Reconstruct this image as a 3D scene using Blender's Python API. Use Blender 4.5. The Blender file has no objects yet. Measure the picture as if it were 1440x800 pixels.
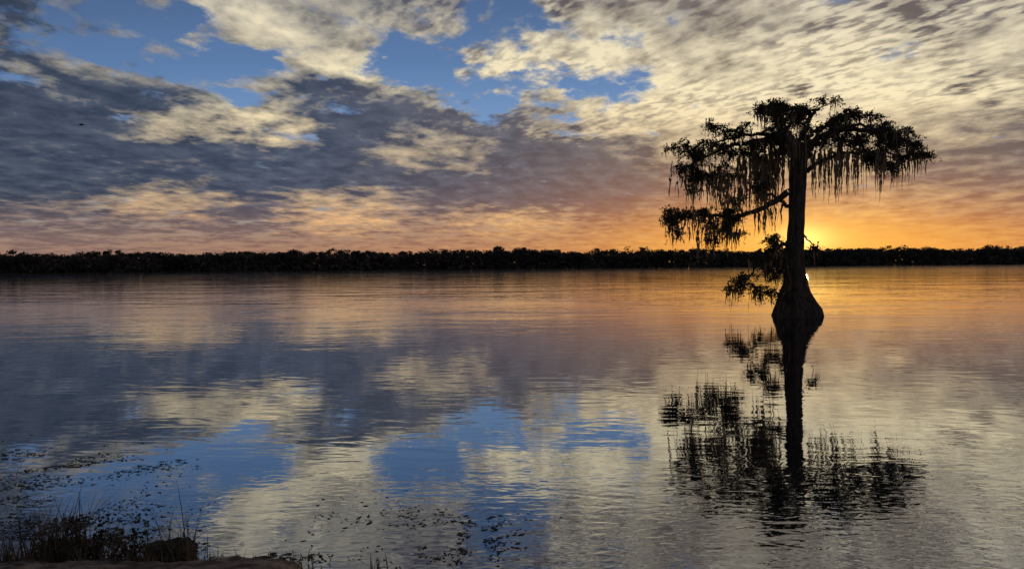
import bpy, math, random, bmesh
import numpy as np
from mathutils import Vector, Matrix, noise as mnoise
random.seed(7); rng=np.random.default_rng(7)
scene=bpy.context.scene
scene.view_settings.view_transform='Standard'
scene.view_settings.look='None'
scene.view_settings.exposure=0
F=800.0; CAMH=3.2
# ---------------- camera ----------------
pitch=math.atan(28.25/F); roll=math.radians(0.34)
fwd=Vector((0,math.cos(pitch),-math.sin(pitch)))
up0=Vector((math.sin(roll),0,math.cos(roll)))
right=fwd.cross(up0).normalized(); up=right.cross(fwd).normalized()
cam=bpy.data.cameras.new('camera'); camo=bpy.data.objects.new('camera',cam)
scene.collection.objects.link(camo)
m=Matrix((right,up,-fwd)).transposed().to_4x4(); m.translation=Vector((0,0,CAMH)); camo.matrix_world=m
cam.lens=20; cam.sensor_width=36; cam.clip_end=20000; cam.clip_start=0.05
scene.camera=camo
O=Vector((0,0,CAMH))
def ray(px,py):
    return fwd+right*((px-720)/F)+up*((400-py)/F)
def P(px,py,Y):
    d=ray(px,py); return O+d*(Y/d.y)
def G(px,py,z=0.0):
    d=ray(px,py); return O+d*((z-CAMH)/d.z)
def lin(c):
    return tuple([((v/255)/12.92 if v/255<=0.04045 else ((v/255+0.055)/1.055)**2.4) for v in c])+(1.0,)
# ---------------- node helper ----------------
class NT:
    def __init__(s,nt): s.nt=nt; s.n=nt.nodes; s.l=nt.links
    def put(s,sock,v):
        if isinstance(v,bpy.types.NodeSocket): s.l.new(v,sock)
        elif v is not None: sock.default_value=v
    def M(s,op,a,b=None,c=None,clamp=False):
        n=s.n.new('ShaderNodeMath'); n.operation=op; n.use_clamp=clamp
        for i,v in enumerate((a,b,c)):
            if v is not None: s.put(n.inputs[i],v)
        return n.outputs[0]
    def comb(s,x,y,z):
        n=s.n.new('ShaderNodeCombineXYZ')
        for i,v in enumerate((x,y,z)): s.put(n.inputs[i],v)
        return n.outputs[0]
    def sep(s,v):
        n=s.n.new('ShaderNodeSeparateXYZ'); s.l.new(v,n.inputs[0]); return n.outputs
    def noise(s,vec,scale,detail=4,rough=.55,dist=0,lac=2.0):
        n=s.n.new('ShaderNodeTexNoise'); s.l.new(vec,n.inputs['Vector'])
        n.inputs['Scale'].default_value=scale; n.inputs['Detail'].default_value=detail
        n.inputs['Roughness'].default_value=rough; n.inputs['Distortion'].default_value=dist
        n.inputs['Lacunarity'].default_value=lac
        return n.outputs['Fac'] if 'Fac' in n.outputs else n.outputs[0], n.outputs['Color']
    def smooth(s,v,a,b,c=0.,d=1.,kind='SMOOTHSTEP'):
        n=s.n.new('ShaderNodeMapRange'); n.interpolation_type=kind; s.put(n.inputs[0],v)
        for i,k in enumerate((a,b,c,d)): s.put(n.inputs[i+1],k)
        return n.outputs[0]
    def mix(s,f,a,b,mode='MIX'):
        n=s.n.new('ShaderNodeMix'); n.data_type='RGBA'; n.blend_type=mode; n.clamp_factor=True
        s.put(n.inputs[0],f); s.put(n.inputs[6],a); s.put(n.inputs[7],b); return n.outputs[2]
    def ramp(s,f,stops,interp='LINEAR'):
        n=s.n.new('ShaderNodeValToRGB'); n.color_ramp.interpolation=interp
        e=n.color_ramp.elements
        while len(e)>1: e.remove(e[-1])
        e[0].position=stops[0][0]; e[0].color=stops[0][1]
        for p,c in stops[1:]:
            k=e.new(p); k.color=c
        s.put(n.inputs[0],f); return n.outputs[0]
    def vscale(s,v,sx,sy,sz):
        n=s.n.new('ShaderNodeVectorMath'); n.operation='MULTIPLY'; s.l.new(v,n.inputs[0]); n.inputs[1].default_value=(sx,sy,sz); return n.outputs[0]
    def rot(s,v,deg):
        n=s.n.new('ShaderNodeVectorRotate'); n.rotation_type='Z_AXIS'; s.l.new(v,n.inputs[0]); n.inputs['Angle'].default_value=math.radians(deg); return n.outputs[0]
# ---------------- world ----------------
SUNPX=(1132,337)
sd=ray(*SUNPX).normalized(); sun_az=math.atan2(sd.x,sd.y); sun_el=math.asin(sd.z); sun_v=sd.z/sd.y
w=bpy.data.worlds.new('World'); scene.world=w; w.use_nodes=True
try: w.cycles.sampling_method='NONE'
except Exception as e: print(e)
w.node_tree.nodes.clear(); N=NT(w.node_tree)
tc=N.n.new('ShaderNodeTexCoord').outputs['Generated']
x,y,z=N.sep(tc)
z0=N.M('MAXIMUM',z,0.0)
h=N.M('SQRT',N.M('ADD',N.M('MULTIPLY',x,x),N.M('MULTIPLY',y,y)))
az=N.M('ARCTAN2',x,y)
v=N.M('DIVIDE',z0,N.M('MAXIMUM',N.M('MAXIMUM',y,N.M('MULTIPLY',h,0.4)),0.02))
zz=N.M('ADD',z0,0.13)
p=N.comb(N.M('DIVIDE',x,zz),N.M('DIVIDE',y,zz),0.0)
_,wc=N.noise(p,1.7,3,.5)
wr,wg,wb=N.sep(wc)
_,wc2=N.noise(p,5.0,6,.60)
w2r,w2g,w2b=N.sep(wc2)
fade=N.smooth(v,0.0,0.2,0.15,1.0,'LINEAR')
azw=N.M('ADD',az,N.M('ADD',N.M('MULTIPLY',N.M('SUBTRACT',wr,.5),.14),N.M('MULTIPLY',N.M('SUBTRACT',w2r,.5),.26)))
vw=N.M('ADD',v,N.M('MULTIPLY',fade,N.M('ADD',N.M('MULTIPLY',N.M('SUBTRACT',wg,.5),.05),N.M('MULTIPLY',N.M('SUBTRACT',w2g,.5),.12))))
rf=N.M('ADD',N.M('MULTIPLY',azw,1/3.5),.5,clamp=True)
cols=[0,120,240,360,480,600,720,840,960,1080,1200,1320,1440]
T=[ # y, coverage, light
 (340,[6,6,5,5,5,5,5,5,5,5,5,5,6],[1,1,2,2,3,3,4,4,5,6,6,5,4]),
 (312,[7,7,7,7,8,7,7,8,8,7,7,7,8],[1,1,2,0,9,3,9,2,3,6,7,4,2]),
 (285,[8,8,8,8,8,8,9,9,9,8,8,8,9],[1,2,6,1,6,1,0,0,2,5,5,4,2]),
 (250,[9,9,9,9,9,9,9,9,9,9,9,9,9],[0,0,1,0,0,0,0,0,1,4,4,1,1]),
 (210,[9,9,9,9,9,9,9,9,9,9,9,9,9],[0,0,0,0,0,5,0,0,5,7,6,3,1]),
 (172,[9,9,9,8,9,9,6,7,9,9,9,8,9],[0,0,5,8,0,0,1,7,9,9,8,6,4]),
 (135,[9,9,8,5,8,7,2,5,9,9,9,9,9],[0,0,0,4,0,2,7,9,9,9,9,8,5]),
 (85,[4,3,2,3,7,1,6,8,9,9,9,9,9],[2,4,4,6,9,7,9,9,6,8,9,7,6]),
 (40,[6,4,2,6,7,6,3,7,8,8,8,9,9],[1,2,4,8,5,4,6,8,3,5,5,5,9]),
 (0,[8,6,5,8,8,7,6,7,8,8,8,8,9],[0,2,3,7,4,2,3,4,2,5,4,3,7]),
 (-150,[6,5,6,7,7,6,6,7,7,8,8,8,7],[1,3,4,7,4,3,4,5,3,5,3,4,6]),
 (-600,[5]*13,[4]*13)]
res=None; pv=None
for yy,C,L in T:
    stops=[(0.0,(.6,.4,0,1))]
    for c,a,b in zip(cols,C,L):
        stops.append((.5+math.atan((c-720)/F)/3.5,(a/9,b/9,0,1)))
    stops.append((1.0,(.6,.4,0,1)))
    r=N.ramp(rf,stops,'EASE')
    vi=(371.7-yy)/F
    if res is None: res=r
    else: res=N.mix(N.smooth(vw,pv,vi),res,r)
    pv=vi
Cc,Ll,_=N.sep(res)
n1,_=N.noise(p,3.4,8,.60,.2)
n2,_=N.noise(p,7.5,7,.60,.2)
# streaks lying along the sun azimuth (converge on the sunset)
sp_=N.rot(p,math.degrees(sun_az))
n4,_=N.noise(N.vscale(sp_,1.5,.85,1),3.9,7,.6,.2)
# altocumulus ripples
n3,_=N.noise(N.vscale(N.rot(p,48),.85,1.45,1),19,2,.45,.15)
n3=N.smooth(n3,.38,.60,0,1)
rip=N.M('MULTIPLY',N.M('MULTIPLY',N.smooth(azw,-0.35,.15,.2,1),N.smooth(vw,.17,.32)),N.smooth(wb,.40,.54,.3,1))
alpha=N.smooth(N.M('ADD',Cc,N.M('ADD',N.M('MULTIPLY',N.M('SUBTRACT',n1,.5),2.2),N.M('MULTIPLY',N.M('SUBTRACT',n4,.5),.9))),.38,.74)
namp=N.smooth(Ll,0,.7,.38,1.0,'LINEAR')
nz=N.M('ADD',N.M('MULTIPLY',N.M('SUBTRACT',n2,.5),1.9),N.M('ADD',N.M('MULTIPLY',N.M('SUBTRACT',n1,.5),-1.5),N.M('MULTIPLY',N.M('SUBTRACT',n4,.5),1.2)))
light=N.M('ADD',N.M('MULTIPLY',Ll,1.15),N.M('MULTIPLY',nz,namp))
light=N.M('ADD',light,N.M('MULTIPLY',rip,N.M('MULTIPLY',N.M('SUBTRACT',n3,.60),.75)))
light=N.smooth(light,.10,1.36,0,1,'LINEAR')
daz=N.M('SUBTRACT',az,sun_az)
def gauss(sa,v0,sv):
    a=N.M('POWER',N.M('DIVIDE',N.M('ABSOLUTE',daz),sa),2.0)
    b=N.M('POWER',N.M('DIVIDE',N.M('ABSOLUTE',N.M('SUBTRACT',v,v0)),sv),2.0)
    return N.M('EXPONENT',N.M('MULTIPLY',N.M('ADD',a,b),-1.0))
clear=N.ramp(v,[(0,lin((150,118,108))),(.04,lin((158,134,122))),(.08,lin((156,148,142))),(.15,lin((140,155,174))),(.25,lin((118,153,198))),(.35,lin((94,127,173))),(.47,lin((78,105,146))),(1,lin((48,64,92)))])
azf=N.M('ADD',N.M('MULTIPLY',azw,1/3.5),.5,clamp=True)
def A(deg): return .5+math.radians(deg)/3.5
shadow=N.ramp(azf,[(0,lin((75,82,98))),(A(-42),lin((54,67,90))),(A(-20),lin((66,77,101))),(A(0),lin((96,93,103))),(A(15),lin((124,111,104))),(A(42),lin((120,109,104))),(1,lin((75,82,98)))])
shadow=N.mix(N.smooth(v,.14,.03),shadow,lin((124,107,106)))
shv=N.smooth(N.M('ADD',N.M('MULTIPLY',n2,.5),N.M('MULTIPLY',n4,.5)),.36,.66,.0,1.0)
shadow=N.mix(shv,N.mix(.26,shadow,(.01,.014,.025,1)),N.mix(.14,shadow,(.40,.43,.50,1)))
lit=N.ramp(v,[(0,lin((196,144,108))),(.08,lin((236,188,138))),(.15,lin((245,212,160))),(.3,lin((255,238,196))),(.5,lin((226,216,192))),(1,lin((165,167,174)))])
cloud=N.mix(light,shadow,lit)
sky=N.mix(alpha,clear,cloud)
gw=gauss(1.2,0.0,.066)
sky=N.mix(N.M('MULTIPLY',gw,.74),sky,N.mix(light,lin((176,118,84)),lin((252,184,108))))
g1=gauss(.42,0.0,.125)
tint=N.mix(light,lin((210,118,52)),lin((255,190,92)))
sky=N.mix(N.M('MULTIPLY',g1,.84),sky,tint)
g2=gauss(.24,sun_v-.01,.05)
sky=N.mix(N.M('MULTIPLY',g2,.82),sky,(1.05,.46,.075,1))
g25=gauss(.085,sun_v,.030)
sky=N.mix(N.M('MULTIPLY',g25,.6),sky,(1.2,.72,.16,1))
g3=gauss(.034,sun_v,.026)
sky=N.mix(g3,sky,(.8,.50,.14,1),'ADD')
g4=gauss(.005,sun_v,.005)
sky=N.mix(g4,sky,(2.5,1.7,.6,1))
st=N.n.new('ShaderNodeTexSky'); st.sky_type='NISHITA'; st.sun_disc=False
st.sun_elevation=sun_el; st.sun_rotation=sun_az
b1=N.n.new('ShaderNodeBackground'); b1.inputs[1].default_value=.95; N.l.new(sky,b1.inputs[0])
b2=N.n.new('ShaderNodeBackground'); b2.inputs[1].default_value=.003; N.l.new(st.outputs[0],b2.inputs[0])
ad=N.n.new('ShaderNodeAddShader'); N.l.new(b1.outputs[0],ad.inputs[0]); N.l.new(b2.outputs[0],ad.inputs[1])
ow=N.n.new('ShaderNodeOutputWorld'); N.l.new(ad.outputs[0],ow.inputs[0])
# sun lamp
sl=bpy.data.lights.new('sun','SUN'); sl.energy=.2; sl.angle=math.radians(.5); sl.color=(1,.55,.22)
so=bpy.data.objects.new('sun',sl); scene.collection.objects.link(so)
so.rotation_euler=sd.to_track_quat('Z','Y').to_euler()
# ---------------- materials ----------------
def mat(name):
    m=bpy.data.materials.new(name); m.use_nodes=True; m.node_tree.nodes.clear(); return m,NT(m.node_tree)
def pmat(name,c1,c2,scale=3,rough=.85,bump=0,bscale=10,stretch=(1,1,1),transl=0):
    m,n=mat(name); g=n.n.new('ShaderNodeNewGeometry').outputs['Position']
    gv=n.vscale(g,*stretch)
    f,_=n.noise(gv,scale,5,.6)
    f=n.smooth(f,.35,.65)
    b=n.n.new('ShaderNodeBsdfPrincipled'); col=n.mix(f,tuple(c1)+(1,),tuple(c2)+(1,)); n.l.new(col,b.inputs['Base Color'])
    b.inputs['Roughness'].default_value=rough
    b.inputs['Specular IOR Level'].default_value=.2
    if bump:
        f2,_=n.noise(gv,bscale,6,.65); bp=n.n.new('ShaderNodeBump'); bp.inputs['Distance'].default_value=bump
        n.l.new(f2,bp.inputs['Height']); n.l.new(bp.outputs[0],b.inputs['Normal'])
    out=b.outputs[0]
    if transl:
        t=n.n.new('ShaderNodeBsdfTranslucent'); n.l.new(col,t.inputs[0]); mx=n.n.new('ShaderNodeMixShader'); mx.inputs[0].default_value=transl
        n.l.new(out,mx.inputs[1]); n.l.new(t.outputs[0],mx.inputs[2]); out=mx.outputs[0]
    o=n.n.new('ShaderNodeOutputMaterial'); n.l.new(out,o.inputs[0]); return m
M_leaf=pmat('cypress_foliage',(.018,.017,.010),(.06,.044,.024),1.6,.9,transl=.25)
M_moss=pmat('spanish_moss',(.12,.088,.058),(.25,.175,.105),2.5,.95,transl=.45)
M_bark=pmat('cypress_bark',(.025,.019,.015),(.09,.062,.045),3,.95,.10,6,(3,3,.5))
M_far=pmat('distant_foliage',(.024,.022,.020),(.075,.058,.045),.10,.95)
M_land=pmat('shore_soil',(.03,.025,.018),(.07,.055,.04),.8,.95,.02,9)
M_grass=pmat('dry_grass',(.07,.05,.03),(.22,.15,.09),5,.9)
M_rock=pmat('wet_rock',(.015,.012,.010),(.06,.045,.033),6,.8,.05,14)
M_ledge=pmat('limestone_ledge',(.05,.038,.03),(.24,.19,.15),5,.85,.04,14)
M_flot=pmat('floating_weed',(.012,.011,.009),(.06,.045,.03),6,.8)
M_bird=pmat('bird_feathers',(.015,.015,.017),(.03,.03,.03),6,.8)
# water
mw,n=mat('lake_water'); pos=n.n.new('ShaderNodeNewGeometry').outputs['Position']
px_,py_,pz_=n.sep(pos)
big,_=n.noise(n.vscale(pos,.05,.12,1),1,3,.6)
calm=n.smooth(big,.38,.62,.45,1.0)
a0,_=n.noise(n.vscale(n.rot(pos,-5),.07,.28,1),1,2,.5,.3)
a1,_=n.noise(n.vscale(n.rot(pos,6),1.0,3.0,1),1,1,.5,.6)
a2,_=n.noise(n.vscale(n.rot(pos,-8),.25,.85,1),1,2,.5,.4)
a3,_=n.noise(n.vscale(pos,4,10,1),1,1,.5,.4)
near3=n.smooth(py_,6.5,11,.0042,.0003)
mid1=n.smooth(py_,12,40,.0052,.010)
mid2=n.smooth(py_,14,60,.008,.030)
far0=n.smooth(py_,16,60,.006,.06)
hgt=n.M('ADD',n.M('MULTIPLY',a1,mid1),n.M('ADD',n.M('MULTIPLY',a2,mid2),n.M('ADD',n.M('MULTIPLY',a3,near3),n.M('MULTIPLY',a0,far0))))
hgt=n.M('MULTIPLY',hgt,calm)
bp=n.n.new('ShaderNodeBump'); bp.inputs['Strength'].default_value=1; bp.inputs['Distance'].default_value=1.0
n.l.new(hgt,bp.inputs['Height'])
gl=n.n.new('ShaderNodeBsdfGlossy'); gl.inputs['Color'].default_value=(.91,.92,.93,1)
rough=n.M('ADD',n.smooth(py_,20,60,.003,.012),n.smooth(py_,50,220,0,.07))
n.l.new(rough,gl.inputs['Roughness']); n.l.new(bp.outputs[0],gl.inputs['Normal'])
df=n.n.new('ShaderNodeBsdfDiffuse'); df.inputs['Color'].default_value=(.006,.009,.012,1)
fr=n.n.new('ShaderNodeFresnel'); fr.inputs['IOR'].default_value=1.33; n.l.new(bp.outputs[0],fr.inputs['Normal'])
fac=n.M('POWER',fr.outputs[0],.31,clamp=True)
ms=n.n.new('ShaderNodeMixShader'); n.l.new(fac,ms.inputs[0]); n.l.new(df.outputs[0],ms.inputs[1]); n.l.new(gl.outputs[0],ms.inputs[2])
o=n.n.new('ShaderNodeOutputMaterial'); n.l.new(ms.outputs[0],o.inputs[0])
# ---------------- mesh helper ----------------
def mkobj(name,verts,faces,mats,mi=None,smooth=False,parent=None):
    me=bpy.data.meshes.new(name); me.from_pydata([tuple(v) for v in verts],[],[tuple(f) for f in faces])
    for mm in (mats if isinstance(mats,(list,tuple)) else [mats]): me.materials.append(mm)
    if smooth: me.polygons.foreach_set('use_smooth',[True]*len(me.polygons))
    me.update(); ob=bpy.data.objects.new(name,me); scene.collection.objects.link(ob)
    if parent: ob.parent=parent
    return ob
def quadobj(name,V,mat_,parent=None):
    V=np.asarray(V,dtype=np.float32).reshape(-1,3); nq=len(V)//4
    me=bpy.data.meshes.new(name); me.vertices.add(len(V)); me.vertices.foreach_set('co',V.ravel())
    me.loops.add(nq*4); me.loops.foreach_set('vertex_index',np.arange(nq*4,dtype=np.int32))
    me.polygons.add(nq); me.polygons.foreach_set('loop_start',np.arange(0,nq*4,4,dtype=np.int32))
    me.materials.append(mat_); me.update(calc_edges=True); me.validate()
    ob=bpy.data.objects.new(name,me); scene.collection.objects.link(ob)
    if parent: ob.parent=parent
    return ob
def empty(name,loc):
    e=bpy.data.objects.new(name,None); scene.collection.objects.link(e); e.location=loc; return e
# water & beds
mkobj('lake_water',[(-6000,-3000,0),(6000,-3000,0),(6000,9000,0),(-6000,9000,0)],[(0,1,2,3)],mw)
mkobj('ground',[(-6000,-3000,-1.5),(6000,-3000,-1.5),(6000,9000,-1.5),(-6000,9000,-1.5)],[(0,1,2,3)],M_land)
# far land
def shoreY(X): return 365+.476*X+10*math.sin(X*.021)+5*math.sin(X*.07+1)
V=[];Fc=[]
Xs=np.arange(-700,2400,12.)
for X in Xs:
    Y=max(shoreY(X),60+abs(X+700)*.1)
    for dy,z in ((-1,-.3),(2,.35),(40,.8),(400,1.5),(5500,2)): V.append((X,Y+dy,z))
for i in range(len(Xs)-1):
    for j in range(4): a=i*5+j; Fc.append((a,a+5,a+6,a+1))
mkobj('far_shore',V,Fc,M_land)
# distant trees: rounded crowns of many small leaf clumps
def leafquads(C,size,flat=1.0,r=rng):
    nq=len(C); d1=r.normal(size=(nq,3)); d1/=np.linalg.norm(d1,axis=1)[:,None]
    d2=r.normal(size=(nq,3)); d2=np.cross(d1,d2); d2/=np.linalg.norm(d2,axis=1)[:,None]
    s=size*r.uniform(.5,1.2,(nq,1)); a=d1*s; b=d2*s*r.uniform(.6,1.0,(nq,1))
    return np.stack([C-a,C-b,C+a,C+b],1)
def far_tree(kind):
    pts=[]
    k=rng.integers(9,14)
    for _ in range(k):
        u=rng.normal(size=3); u/=np.linalg.norm(u)
        if kind==0: c=np.array([u[0]*.22,u[1]*.22,.70+u[2]*.20]); s=.085
        elif kind==1: c=np.array([u[0]*.30,u[1]*.30,.80+u[2]*.10]); s=.08
        else: c=np.array([u[0]*.17,u[1]*.17,.60+u[2]*.30]); s=.08
        q=rng.normal(size=(26,3)); q/=np.linalg.norm(q,axis=1)[:,None]; q*=(rng.uniform(.3,1.15,(26,1)))*s*1.35
        q[:,2]*=.8
        pts.append(c+q)
    return np.concatenate(pts)
protos=[far_tree(i%3) for i in range(18)]
Q=[];tv=[];tf=[]
def addtrunk(p0,p1,r0,r1,n_=4,tv=tv,tf=tf):
    p0=np.array(p0,float);p1=np.array(p1,float); d=p1-p0; L=np.linalg.norm(d)+1e-9; d/=L
    a=np.cross(d,[0.3,1,.1]); 
    if np.linalg.norm(a)<.1: a=np.cross(d,[1,0,0])
    a/=np.linalg.norm(a); b=np.cross(d,a); s=len(tv)
    for pp,r in ((p0,r0),(p1,r1)):
        for i in range(n_):
            t=2*math.pi*i/n_; tv.append(pp+a*math.cos(t)*r+b*math.sin(t)*r)
    for i in range(n_):
        j=(i+1)%n_; tf.append((s+i,s+j,s+n_+j,s+n_+i))
def plant(X,Y,H,zb=.3,wd=1.0):
    pr=protos[rng.integers(len(protos))]; a=rng.uniform(0,6.28); c,s_=math.cos(a),math.sin(a)
    q=np.stack([(pr[:,0]*c-pr[:,1]*s_)*wd,(pr[:,0]*s_+pr[:,1]*c)*wd,pr[:,2]],1)*H+np.array([X,Y,zb])
    Q.append(leafquads(q,H*.030+.10))
    addtrunk((X,Y,zb-.3),(X+rng.normal(0,.3),Y,H*.75),H*.018,H*.007)
X=-480.
while X<1500:
    Y0=shoreY(X)
    if Y0>110:
        step=max(1.3,Y0*.0085)
        for row in range(3):
            XX=X+rng.uniform(-step,step)*.6; YY=shoreY(XX)+4+row*9+rng.uniform(-3,3)
            u_=XX/YY*12
            H=(2.8+.0252*YY)*(1+.22*mnoise.noise(Vector((u_*1.1,row*1.5,0)))+.16*mnoise.noise(Vector((u_*6,row*3,7)))+rng.normal(0,.06))*(.84+.07*row)
            if rng.uniform()<.05: H*=1.12
            plant(XX,YY,H,.4,1.15)
        Hm=2.8+.025*Y0
        c=np.array([[X+rng.uniform(-step,step),shoreY(X)+2+rng.uniform(0,14),Hm*rng.uniform(.02,.68)] for _ in range(80)])
        Q.append(leafquads(c,.4+.0028*Y0))
    X+=step*.8
tt=P(702,376,395); plant(tt.x,tt.y,16.5,.3,.7); plant(tt.x+.5,tt.y,16.0,.3,.6)
for k in range(4): plant(tt.x+rng.uniform(-4,4),tt.y+4,13,.3,1)
far=quadobj('distant_treeline',np.concatenate(Q),M_far)
mkobj('trunks',tv,tf,M_bark,parent=far)
def islet(pxc,pyc,wpx,hm):
    c=G(pxc,pyc); Wd=wpx/F*c.y/2; nn=16; V=[];Fc=[]
    for i in range(nn+1):
        for j in range(5):
            u=i/nn*2-1; vv=j/4*2-1; e=max(0,1-u*u-.3*vv*vv)
            V.append((c.x+u*Wd,c.y+vv*Wd*.18,-.2+.5*e))
    for i in range(nn):
        for j in range(4): a=i*5+j; Fc.append((a,a+5,a+6,a+1))
    ob=mkobj('marsh_islet',V,Fc,M_land)
    k=int(60+Wd*10); u=rng.uniform(-.9,.9,k)
    pts=np.stack([c.x+u*Wd,c.y+rng.normal(0,.06,k)*Wd,.1+rng.uniform(0,1,k)*hm*(1-u*u)*(.4+.6*np.abs(np.sin(u*9+pxc)))],1)
    quadobj('shrubs',leafquads(pts,.0016*c.y+.05),M_far,ob)
islet(540,382.5,110,1.6); islet(985,377,26,.9); islet(1335,372.6,40,1.8)
# ---------------- cypress ----------------
D=33.9
tree=empty('bald_cypress_tree',P(1122,446,D)); 
base=tree.location.copy()
def TP(px,py,dy=0.):
    return np.array(P(px,py,D+dy))
prof=[(462,1088,1158),(450,1090,1156),(442,1091,1155),(434,1092,1153),(425,1095,1146),(412,1099,1139),(400,1103,1135),(385,1105,1132),(360,1106,1130),(330,1108,1130),(300,1110,1131),(270,1110.5,1132.5),(245,1111,1134),(228,1112,1135),(214,1114,1134),(203,1117,1132)]
Vt=[];Ft=[];NS=48
ys=[q[0] for q in prof][::-1]; Ls=[q[1] for q in prof][::-1]; Rs=[q[2] for q in prof][::-1]
rows=np.concatenate([np.arange(462,380,-2.5),np.arange(380,202,-4)])
for yy in rows:
    l=np.interp(yy,ys,Ls); r=np.interp(yy,ys,Rs); c=TP((l+r)/2,yy); R=(r-l)/2/F*D
    fl=min(1,max(.0,(yy-340)/100))
    for i in range(NS):
        t=2*math.pi*i/NS
        k=1+(.03+.10*fl)*math.sin(t*7+.8+yy*.004)+.05*fl*math.sin(t*12+2)+.09*mnoise.noise(Vector((math.cos(t)*2.2,math.sin(t)*2.2,yy*.05)))
        k/= (1.03+.05*fl)
        Vt.append((c[0]+math.cos(t)*R*k,c[1]+math.sin(t)*R*k,c[2]))
for a in range(len(rows)-1):
    for i in range(NS):
        j=(i+1)%NS; Ft.append((a*NS+i,a*NS+j,(a+1)*NS+j,(a+1)*NS+i))
Ft.append(tuple((len(rows)-1)*NS+i for i in range(NS)))
Vt=[Vector(q)-base for q in Vt]
mkobj('trunk',Vt,Ft,M_bark,smooth=True,parent=tree)
limbs=[
 ([(1121,222,0),(1110,200,-.3),(1101,178,-.6),(1090,160,-1),(1080,152,-1.3)],.36,.08),
 ([(1127,224,0),(1141,204,.2),(1160,194,.3),(1187,182,.2),(1218,184,0),(1252,192,-.2),(1288,202,-.3)],.34,.05),
 ([(1123,215,0),(1130,190,.3),(1137,168,.8),(1152,152,1.3)],.30,.07),
 ([(1117,218,0),(1090,198,.2),(1050,201,.4),(1010,212,.2),(968,234,0)],.26,.05),
 ([(1110,270,0),(1082,287,-.2),(1053,300,-.4),(1015,304,-.5),(975,303,-.4),(945,316,-.4)],.21,.05),
 ([(1108,340,0),(1090,350,-.3),(1072,362,-.5),(1058,385,-.6),(1044,402,-.7)],.13,.03),
 ([(1130,330,0),(1141,342,.1),(1148,352,.1)],.06,.02),
 ([(1123,216,.2),(1132,200,1.6),(1145,185,2.8),(1165,175,3.8)],.24,.05),
 ([(1119,218,-.1),(1108,200,-1.4),(1100,188,-2.6),(1112,178,-3.6)],.24,.05),
 ([(1110,290,0),(1085,275,.3),(1062,262,.5),(1045,250,.6)],.12,.03),
 ([(1134,242,0),(1160,224,-.5),(1200,214,-.9),(1238,218,-1.2)],.15,.04),
 ([(1122,216,0),(1080,190,1.4),(1040,192,2.2),(1000,205,2.4)],.2,.04),
 ([(1125,216,0),(1165,185,-1.5),(1205,176,-2.2),(1240,185,-2.4)],.2,.04),
 ([(1141,206,.2),(1150,190,-.2),(1175,165,-.5),(1200,158,-.6)],.16,.04),
]
bv=[];bf=[]
nodes=[]
for pts,r0,r1 in limbs:
    pp=[TP(*q) for q in pts]
    P0=[2*pp[0]-pp[1]]+pp+[2*pp[-1]-pp[-2]]; out=[]
    for i in range(1,len(P0)-2):
        for k in range(7):
            t=k/7; a,b,c,d=P0[i-1:i+3]
            out.append(.5*((2*b)+(-a+c)*t+(2*a-5*b+4*c-d)*t*t+(-a+3*b-3*c+d)*t**3))
    out.append(pp[-1])
    out=[q+ (rng.normal(0,.04,3) if 0<i<len(out)-1 else 0) for i,q in enumerate(out)]
    m_=len(out)
    for i in range(m_-1):
        ra=r0+(r1-r0)*(i/(m_-1))**.7; rb=r0+(r1-r0)*((i+1)/(m_-1))**.7
        addtrunk(out[i],out[i+1],ra*1.0,rb*1.02,8,bv,bf)
    nodes+= [q for q in out[2:]]
reg=[ # cx,cy,rx,ry,depth sigma,density
 (1108,163,46,18,1.6,.95),(1155,166,58,20,1.8,.95),(1197,180,38,18,1.6,.9),(1080,178,32,16,1.5,.85),(1140,149,40,9,1.,1.1),(1195,160,28,9,1,1.1),(1097,155,28,9,1,1.1),
 (1030,198,44,15,1.3,1.1),(985,214,36,16,1.1,1.2),(958,238,24,14,.9,1.3),(1052,214,38,16,1.4,.9),(1000,240,36,14,1.0,1.0),(970,254,24,10,.8,1.1),(1035,183,34,9,1,1.0),
 (1062,262,24,17,.8,1.1),(1045,243,26,12,.9,.9),(1048,282,16,9,.5,.9),
 (990,298,34,11,.8,1.3),(952,313,20,15,.6,1.5),(1015,304,26,12,.6,1.2),(1033,322,13,14,.5,1.1),(998,324,22,10,.6,1.0),(962,330,20,7,.5,.9),
 (1228,190,44,16,1.3,1.1),(1265,198,34,17,1.1,1.2),(1291,206,16,16,.8,1.4),(1250,219,34,12,1.,.9),(1200,210,38,12,1.2,.7),(1272,228,22,10,.7,.9),
 (1090,203,32,14,1.6,.6),(1160,198,40,13,1.7,.7),
 (1080,345,24,11,.5,1.1),(1085,370,24,17,.7,1.2),(1062,396,22,15,.6,1.3),(1097,388,10,18,.5,1.1),(1044,402,15,10,.4,1.3),(1075,408,18,9,.4,1.0),
 (1141,347,7,8,.3,1.1)]
cl=[]
for cx,cy,rx,ry,ds,den in reg:
    k=max(3,int(math.pi*rx*ry/76*den)); nsub=max(1,int(round(k/4.6)))
    for _ in range(nsub):
        r_=math.sqrt(rng.uniform(0,1))*1.05; t=rng.uniform(0,6.283)
        sx=cx+rx*r_*math.cos(t); sy_=cy+ry*r_*math.sin(t); sdp=float(np.clip(rng.normal(0,ds),-2.2*ds,2.2*ds))
        for _k in range(max(1,int(round(k/nsub)))):
            cl.append(TP(sx+rng.normal(0,7.0),sy_+rng.normal(0,2.8),sdp+rng.normal(0,.3)))
cl=np.array(cl); nl=np.array(nodes)
dist=np.array([np.min(np.linalg.norm(nl-q,axis=1)) for q in cl]); order=np.argsort(dist)
allp=list(nodes); par=[-1]*len(nodes)
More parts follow.
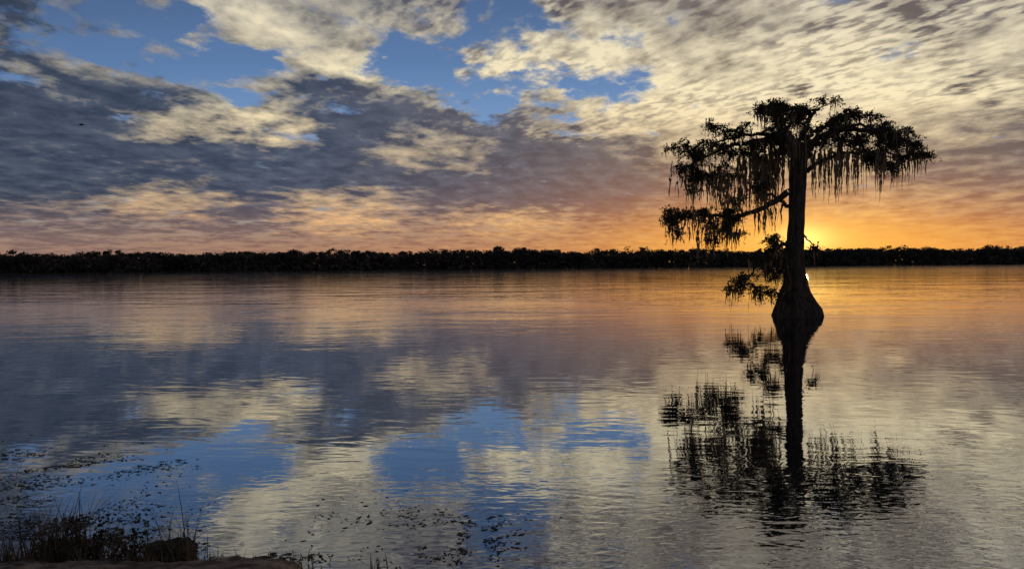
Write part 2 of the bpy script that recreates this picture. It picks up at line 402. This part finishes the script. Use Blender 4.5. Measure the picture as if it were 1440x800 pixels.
for oi in order:
    q=cl[oi]; A_=np.array(allp); j=int(np.argmin(np.linalg.norm(A_-q,axis=1)+np.where(np.arange(len(A_))<len(nodes),0,.15)))
    allp.append(q); par.append(j)
cnt=np.ones(len(allp))
for i in reversed(range(len(nodes),len(allp))):
    if par[i]>=0: cnt[par[i]]+=cnt[i]
for i in range(len(nodes),len(allp)):
    a=allp[par[i]]; b=allp[i]; r=.010+.011*cnt[i]**.5; m1=(a+b)/2+rng.normal(0,.07,3)+np.array([0,0,.04])
    addtrunk(a,m1,r*1.25,r*1.1,5,bv,bf); addtrunk(m1,b,r*1.1,r*.8,5,bv,bf)
bv=[q-np.array(base) for q in bv]
mkobj('limbs',bv,bf,M_bark,smooth=True,parent=tree)
# foliage sprays
LQ=[]
for q in cl:
    ns=rng.integers(5,10)
    for _ in range(ns):
        d=rng.normal(size=3)*np.array([1,1,.6]); d/=np.linalg.norm(d); d[2]-=.12
        L=rng.uniform(.2,.62); nlv=int(L*30)+2
        t=np.linspace(0.1,1,nlv)[:,None]
        c=q+d*L*t+np.array([0,0,-.15])*t*t+rng.normal(0,.03,(nlv,3))
        dd=rng.normal(size=(nlv,3))*.8+d*.6; dd[:,2]-=.25; dd/=np.linalg.norm(dd,axis=1)[:,None]
        e=np.cross(dd,rng.normal(size=(nlv,3))); e/=np.linalg.norm(e,axis=1)[:,None]
        ll=rng.uniform(.08,.18,(nlv,1)); ww=rng.uniform(.021,.042,(nlv,1))
        LQ.append(np.stack([c,c+dd*ll*.5+e*ww,c+dd*ll,c+dd*ll*.5-e*ww],1))
quadobj('foliage',np.concatenate(LQ)-np.array(base),M_leaf,tree)
# moss
MQ=[]
def strand(q,L,W):
    k=max(3,int(L/.11)); ang=rng.uniform(-.6,.6); ex=np.array([math.cos(ang),math.sin(ang),0])
    pts=[];ph=rng.uniform(0,6)
    for i in range(k+1):
        t=i/k; pts.append(q+np.array([.04*math.sin(t*5*L+ph),.04*math.cos(t*4*L+ph),-L*t]))
    wd=[W*(1-.85*(i/k)**1.3)*rng.uniform(.4,1.4) for i in range(k+1)]; wd[-1]=.004
    for i in range(k):
        MQ.append([pts[i]-ex*wd[i],pts[i]+ex*wd[i],pts[i+1]+ex*wd[i+1],pts[i+1]-ex*wd[i+1]])
for q in cl:
    if rng.uniform()<.45:
        for _ in range(rng.integers(2,6)):
            strand(q+rng.normal(0,.13,3),rng.uniform(.2,1.0)*(1.6 if rng.uniform()<.28 else 1),rng.uniform(.025,.06))
for (a,b,c_,d_) in [(950,262,25,3),(975,262,36,5),(1000,255,55,10),(1020,250,70,10),(1045,235,80,9),(1060,225,80,11),(1080,228,95,13),(1095,218,100,11),(1070,260,60,9),(1040,275,45,7),(1150,225,60,9),(1165,222,60,7),(1180,220,64,10),(1195,222,50,7),(1210,222,55,8),(1235,225,80,3),(1235,222,50,7),(1260,228,45,8),(1283,220,46,7),(988,332,42,4),(1020,322,40,7),(1030,332,30,7),(1000,318,38,6),(958,325,20,4),(945,322,18,3),(1090,300,32,4),(1070,302,38,6),(1045,412,12,3),(1148,352,15,2),(975,303,32,5),(1005,310,42,6),(1123,205,44,9),(1108,195,56,9),(1135,210,40,6)]:
    for k in range(d_*2):
        strand(TP(a+rng.normal(0,7),b-8+rng.normal(0,4),rng.normal(0,.6)-(1.0 if 1100<a<1130 else 0)),c_/F*D*rng.uniform(.4,1.15),rng.uniform(.03,.075))
quadobj('spanish_moss',np.array(MQ).reshape(-1,4,3)-np.array(base),M_moss,tree)
# ---------------- bird ----------------
bp_=P(115,176,60)
bv2=[];bf2=[]
secs=[(-.32,.005),(-.26,.03),(-.15,.055),(0,.065),(.12,.05),(.2,.035),(.26,.03),(.31,.008)]
for s_,r in secs:
    for i in range(8):
        t=i*math.pi/4; bv2.append((s_,math.cos(t)*r,math.sin(t)*r*.9))
for a in range(len(secs)-1):
    for i in range(8): j=(i+1)%8; bf2.append((a*8+i,a*8+j,a*8+8+j,a*8+8+i))
for sg in (1,-1):
    s0=len(bv2)
    st_=[(0,.10,-.12,.03),(.18,.13,-.1,.13),(.38,.06,-.12,.12),(.55,-.06,-.12,.05)]
    for yy,fx,bx,zz_ in st_: bv2+= [(fx,sg*yy,zz_),(bx,sg*yy,zz_-.01)]
    for k in range(3): bf2.append((s0+2*k,s0+2*k+1,s0+2*k+3,s0+2*k+2))
s0=len(bv2); bv2+=[(-.28,.02,0),(-.28,-.02,0),(-.42,-.07,0),(-.42,.07,0)]; bf2.append((s0,s0+1,s0+2,s0+3))
bo=mkobj('flying_bird',bv2,bf2,M_bird); bo.location=bp_; bo.rotation_euler=(math.radians(12),math.radians(-8),math.radians(25))
# ---------------- near shore ----------------
V=[];Fc=[]
nx,ny=260,70
xs=np.linspace(-14,14,nx); 
def sh_y(X):
    b=6.01+.08*mnoise.noise(Vector((X*1.3,3,0)))+.05*mnoise.noise(Vector((X*5,9,0)))
    t=min(1,max(0,(X+2.35)/1.0)); return b-1.6*t*t*(3-2*t)
for X in xs:
    sy=sh_y(X)
    for j in range(ny):
        d=(j/(ny-1))**2*7-.45
        Z=.10*math.tanh(d*9)+(max(0,d)*.42 if d<4 else 1.68)+.05*mnoise.noise(Vector((X*2,d*2,0)))*min(1,abs(d)*3+.3)+.035*mnoise.noise(Vector((X*9,d*9,3)))
        V.append((X,sy-d,min(Z,1.5)-.035))
for i in range(nx-1):
    for j in range(ny-1): a=i*ny+j; Fc.append((a,a+1,a+ny+1,a+ny))
mkobj('near_shore',V,Fc,M_ledge,smooth=True)
def rock(name,px,py,wx,wy,wz,seed,m_=M_rock):
    bm=bmesh.new(); bmesh.ops.create_icosphere(bm,subdivisions=5,radius=1)
    for v_ in bm.verts:
        c=v_.co.copy(); k=1+.30*mnoise.noise(c*1.3+Vector((seed,0,0)))+.18*mnoise.noise(c*3.5+Vector((seed,5,0)))+.09*mnoise.noise(c*9)+.05*mnoise.noise(c*20)
        v_.co=Vector((c.x*k*wx,c.y*k*wy,c.z*k*wz))
    me=bpy.data.meshes.new(name); bm.to_mesh(me); bm.free(); me.materials.append(m_)
    ob=bpy.data.objects.new(name,me); scene.collection.objects.link(ob); ob.location=G(px,py,.06); return ob
rock('shore_rock',240,779,.30,.2,.14,3)
rock('shore_rock',365,788,.13,.08,.03,8); rock('shore_rock',20,797,.25,.15,.06,12)
# grass
GQ=[]
def blade(b,H,W,lean,az_):
    k=7; dx=np.array([math.cos(az_),math.sin(az_),0]); e=np.array([1,0,0.]) if rng.uniform()<.7 else np.array([.5,.8,0]); pv_=None
    for i in range(k+1):
        t=i/k; q=b+dx*lean*t*t+np.array([0,0,H*(t-.18*lean/H*t*t)]); w_=W*(1-t)**.7+.0012
        if pv_ is not None: GQ.append([pv_[0]-e*pv_[1],pv_[0]+e*pv_[1],q+e*w_,q-e*w_])
        pv_=(q,w_)
def tuft(px,py,n_,sp,H0,H1,W=.0050):
    c=np.array(G(px,py,.08))
    for _ in range(n_):
        b=c+np.array([rng.normal(0,sp),rng.normal(0,sp*.6),0]); H=rng.uniform(H0,H1)*rng.uniform(.65,1)
        blade(b,H,W*rng.uniform(.6,1.4),H*abs(rng.normal(0,.38)),rng.uniform(0,6.28))
tuft(55,800,70,.13,.3,.95); tuft(95,798,90,.14,.2,.9); tuft(125,799,70,.14,.15,.65); tuft(170,799,70,.12,.15,.6); tuft(205,798,50,.1,.15,.6)
tuft(250,797,26,.1,.3,.85,.004); tuft(268,797,10,.03,.35,.8,.004); tuft(15,799,50,.1,.15,.5); tuft(300,800,50,.15,.05,.25); tuft(350,800,34,.15,.05,.2); tuft(420,800,40,.15,.05,.2)
tuft(535,803,12,.05,.08,.26)
b=np.array(G(262,793,.05)); blade(b,.92,.006,.09,3.0)
quadobj('shore_grass',np.array(GQ),M_grass)
def weed(px,py,H,n_,nm='shore_weed'):
    c=np.array(G(px,py,.08)); qs=[];tv_=[];tf_=[]
    for _ in range(n_):
        a=rng.uniform(0,6.28); L=H*rng.uniform(.6,1.1); top=c+np.array([math.cos(a)*.5*L,math.sin(a)*.2*L,L])
        addtrunk(c,top,.004,.002,4,tv_,tf_)
        for t in np.linspace(.3,1,7):
            for _k in range(3): qs.append(c+(top-c)*t+rng.normal(0,.028,3))
    ob=mkobj(nm,tv_,tf_,M_grass); quadobj('leaves',leafquads(np.array(qs),.024),M_flot,ob)
weed(133,797,.54,14); weed(185,794,.34,10); weed(85,798,.34,10)
# floating vegetation
pts=[]
def flot(px,py,sx,sy,n_):
    for _ in range(n_):
        a=px+rng.normal(0,sx); b_=py+rng.normal(0,sy)
        if b_<600: continue
        g=G(a,b_,.004)
        if mnoise.noise(Vector((g.x*1.1,g.y*1.6,0)))+.6*mnoise.noise(Vector((g.x*4,g.y*4,5)))>.0: pts.append(np.array(g))
flot(40,645,90,13,1500); flot(150,655,60,6,1100); flot(30,690,60,14,1200); flot(570,740,80,20,620); flot(630,772,60,12,620); flot(680,745,40,12,340); flot(110,745,70,16,3000); flot(190,700,50,10,260); flot(380,784,50,4,300); flot(120,770,90,8,2000)
pts=np.array(pts); k=len(pts); ang=rng.normal(0,.7,k); L=rng.uniform(.007,.033,k)*np.sqrt(pts[:,1]/7)*np.where(rng.uniform(size=k)<.1,1.9,1); Wd=L*rng.uniform(.15,.5,k)
a=np.stack([np.cos(ang)*L,np.sin(ang)*L,rng.uniform(0,.004,k)],1); b_=np.stack([-np.sin(ang)*Wd,np.cos(ang)*Wd,np.zeros(k)],1)
quadobj('floating_vegetation',np.stack([pts-a*np.array([1,1,0]),pts-b_,pts+a,pts+b_],1),M_flot)
print('leafs',sum(len(q) for q in LQ),'clumps',len(cl))
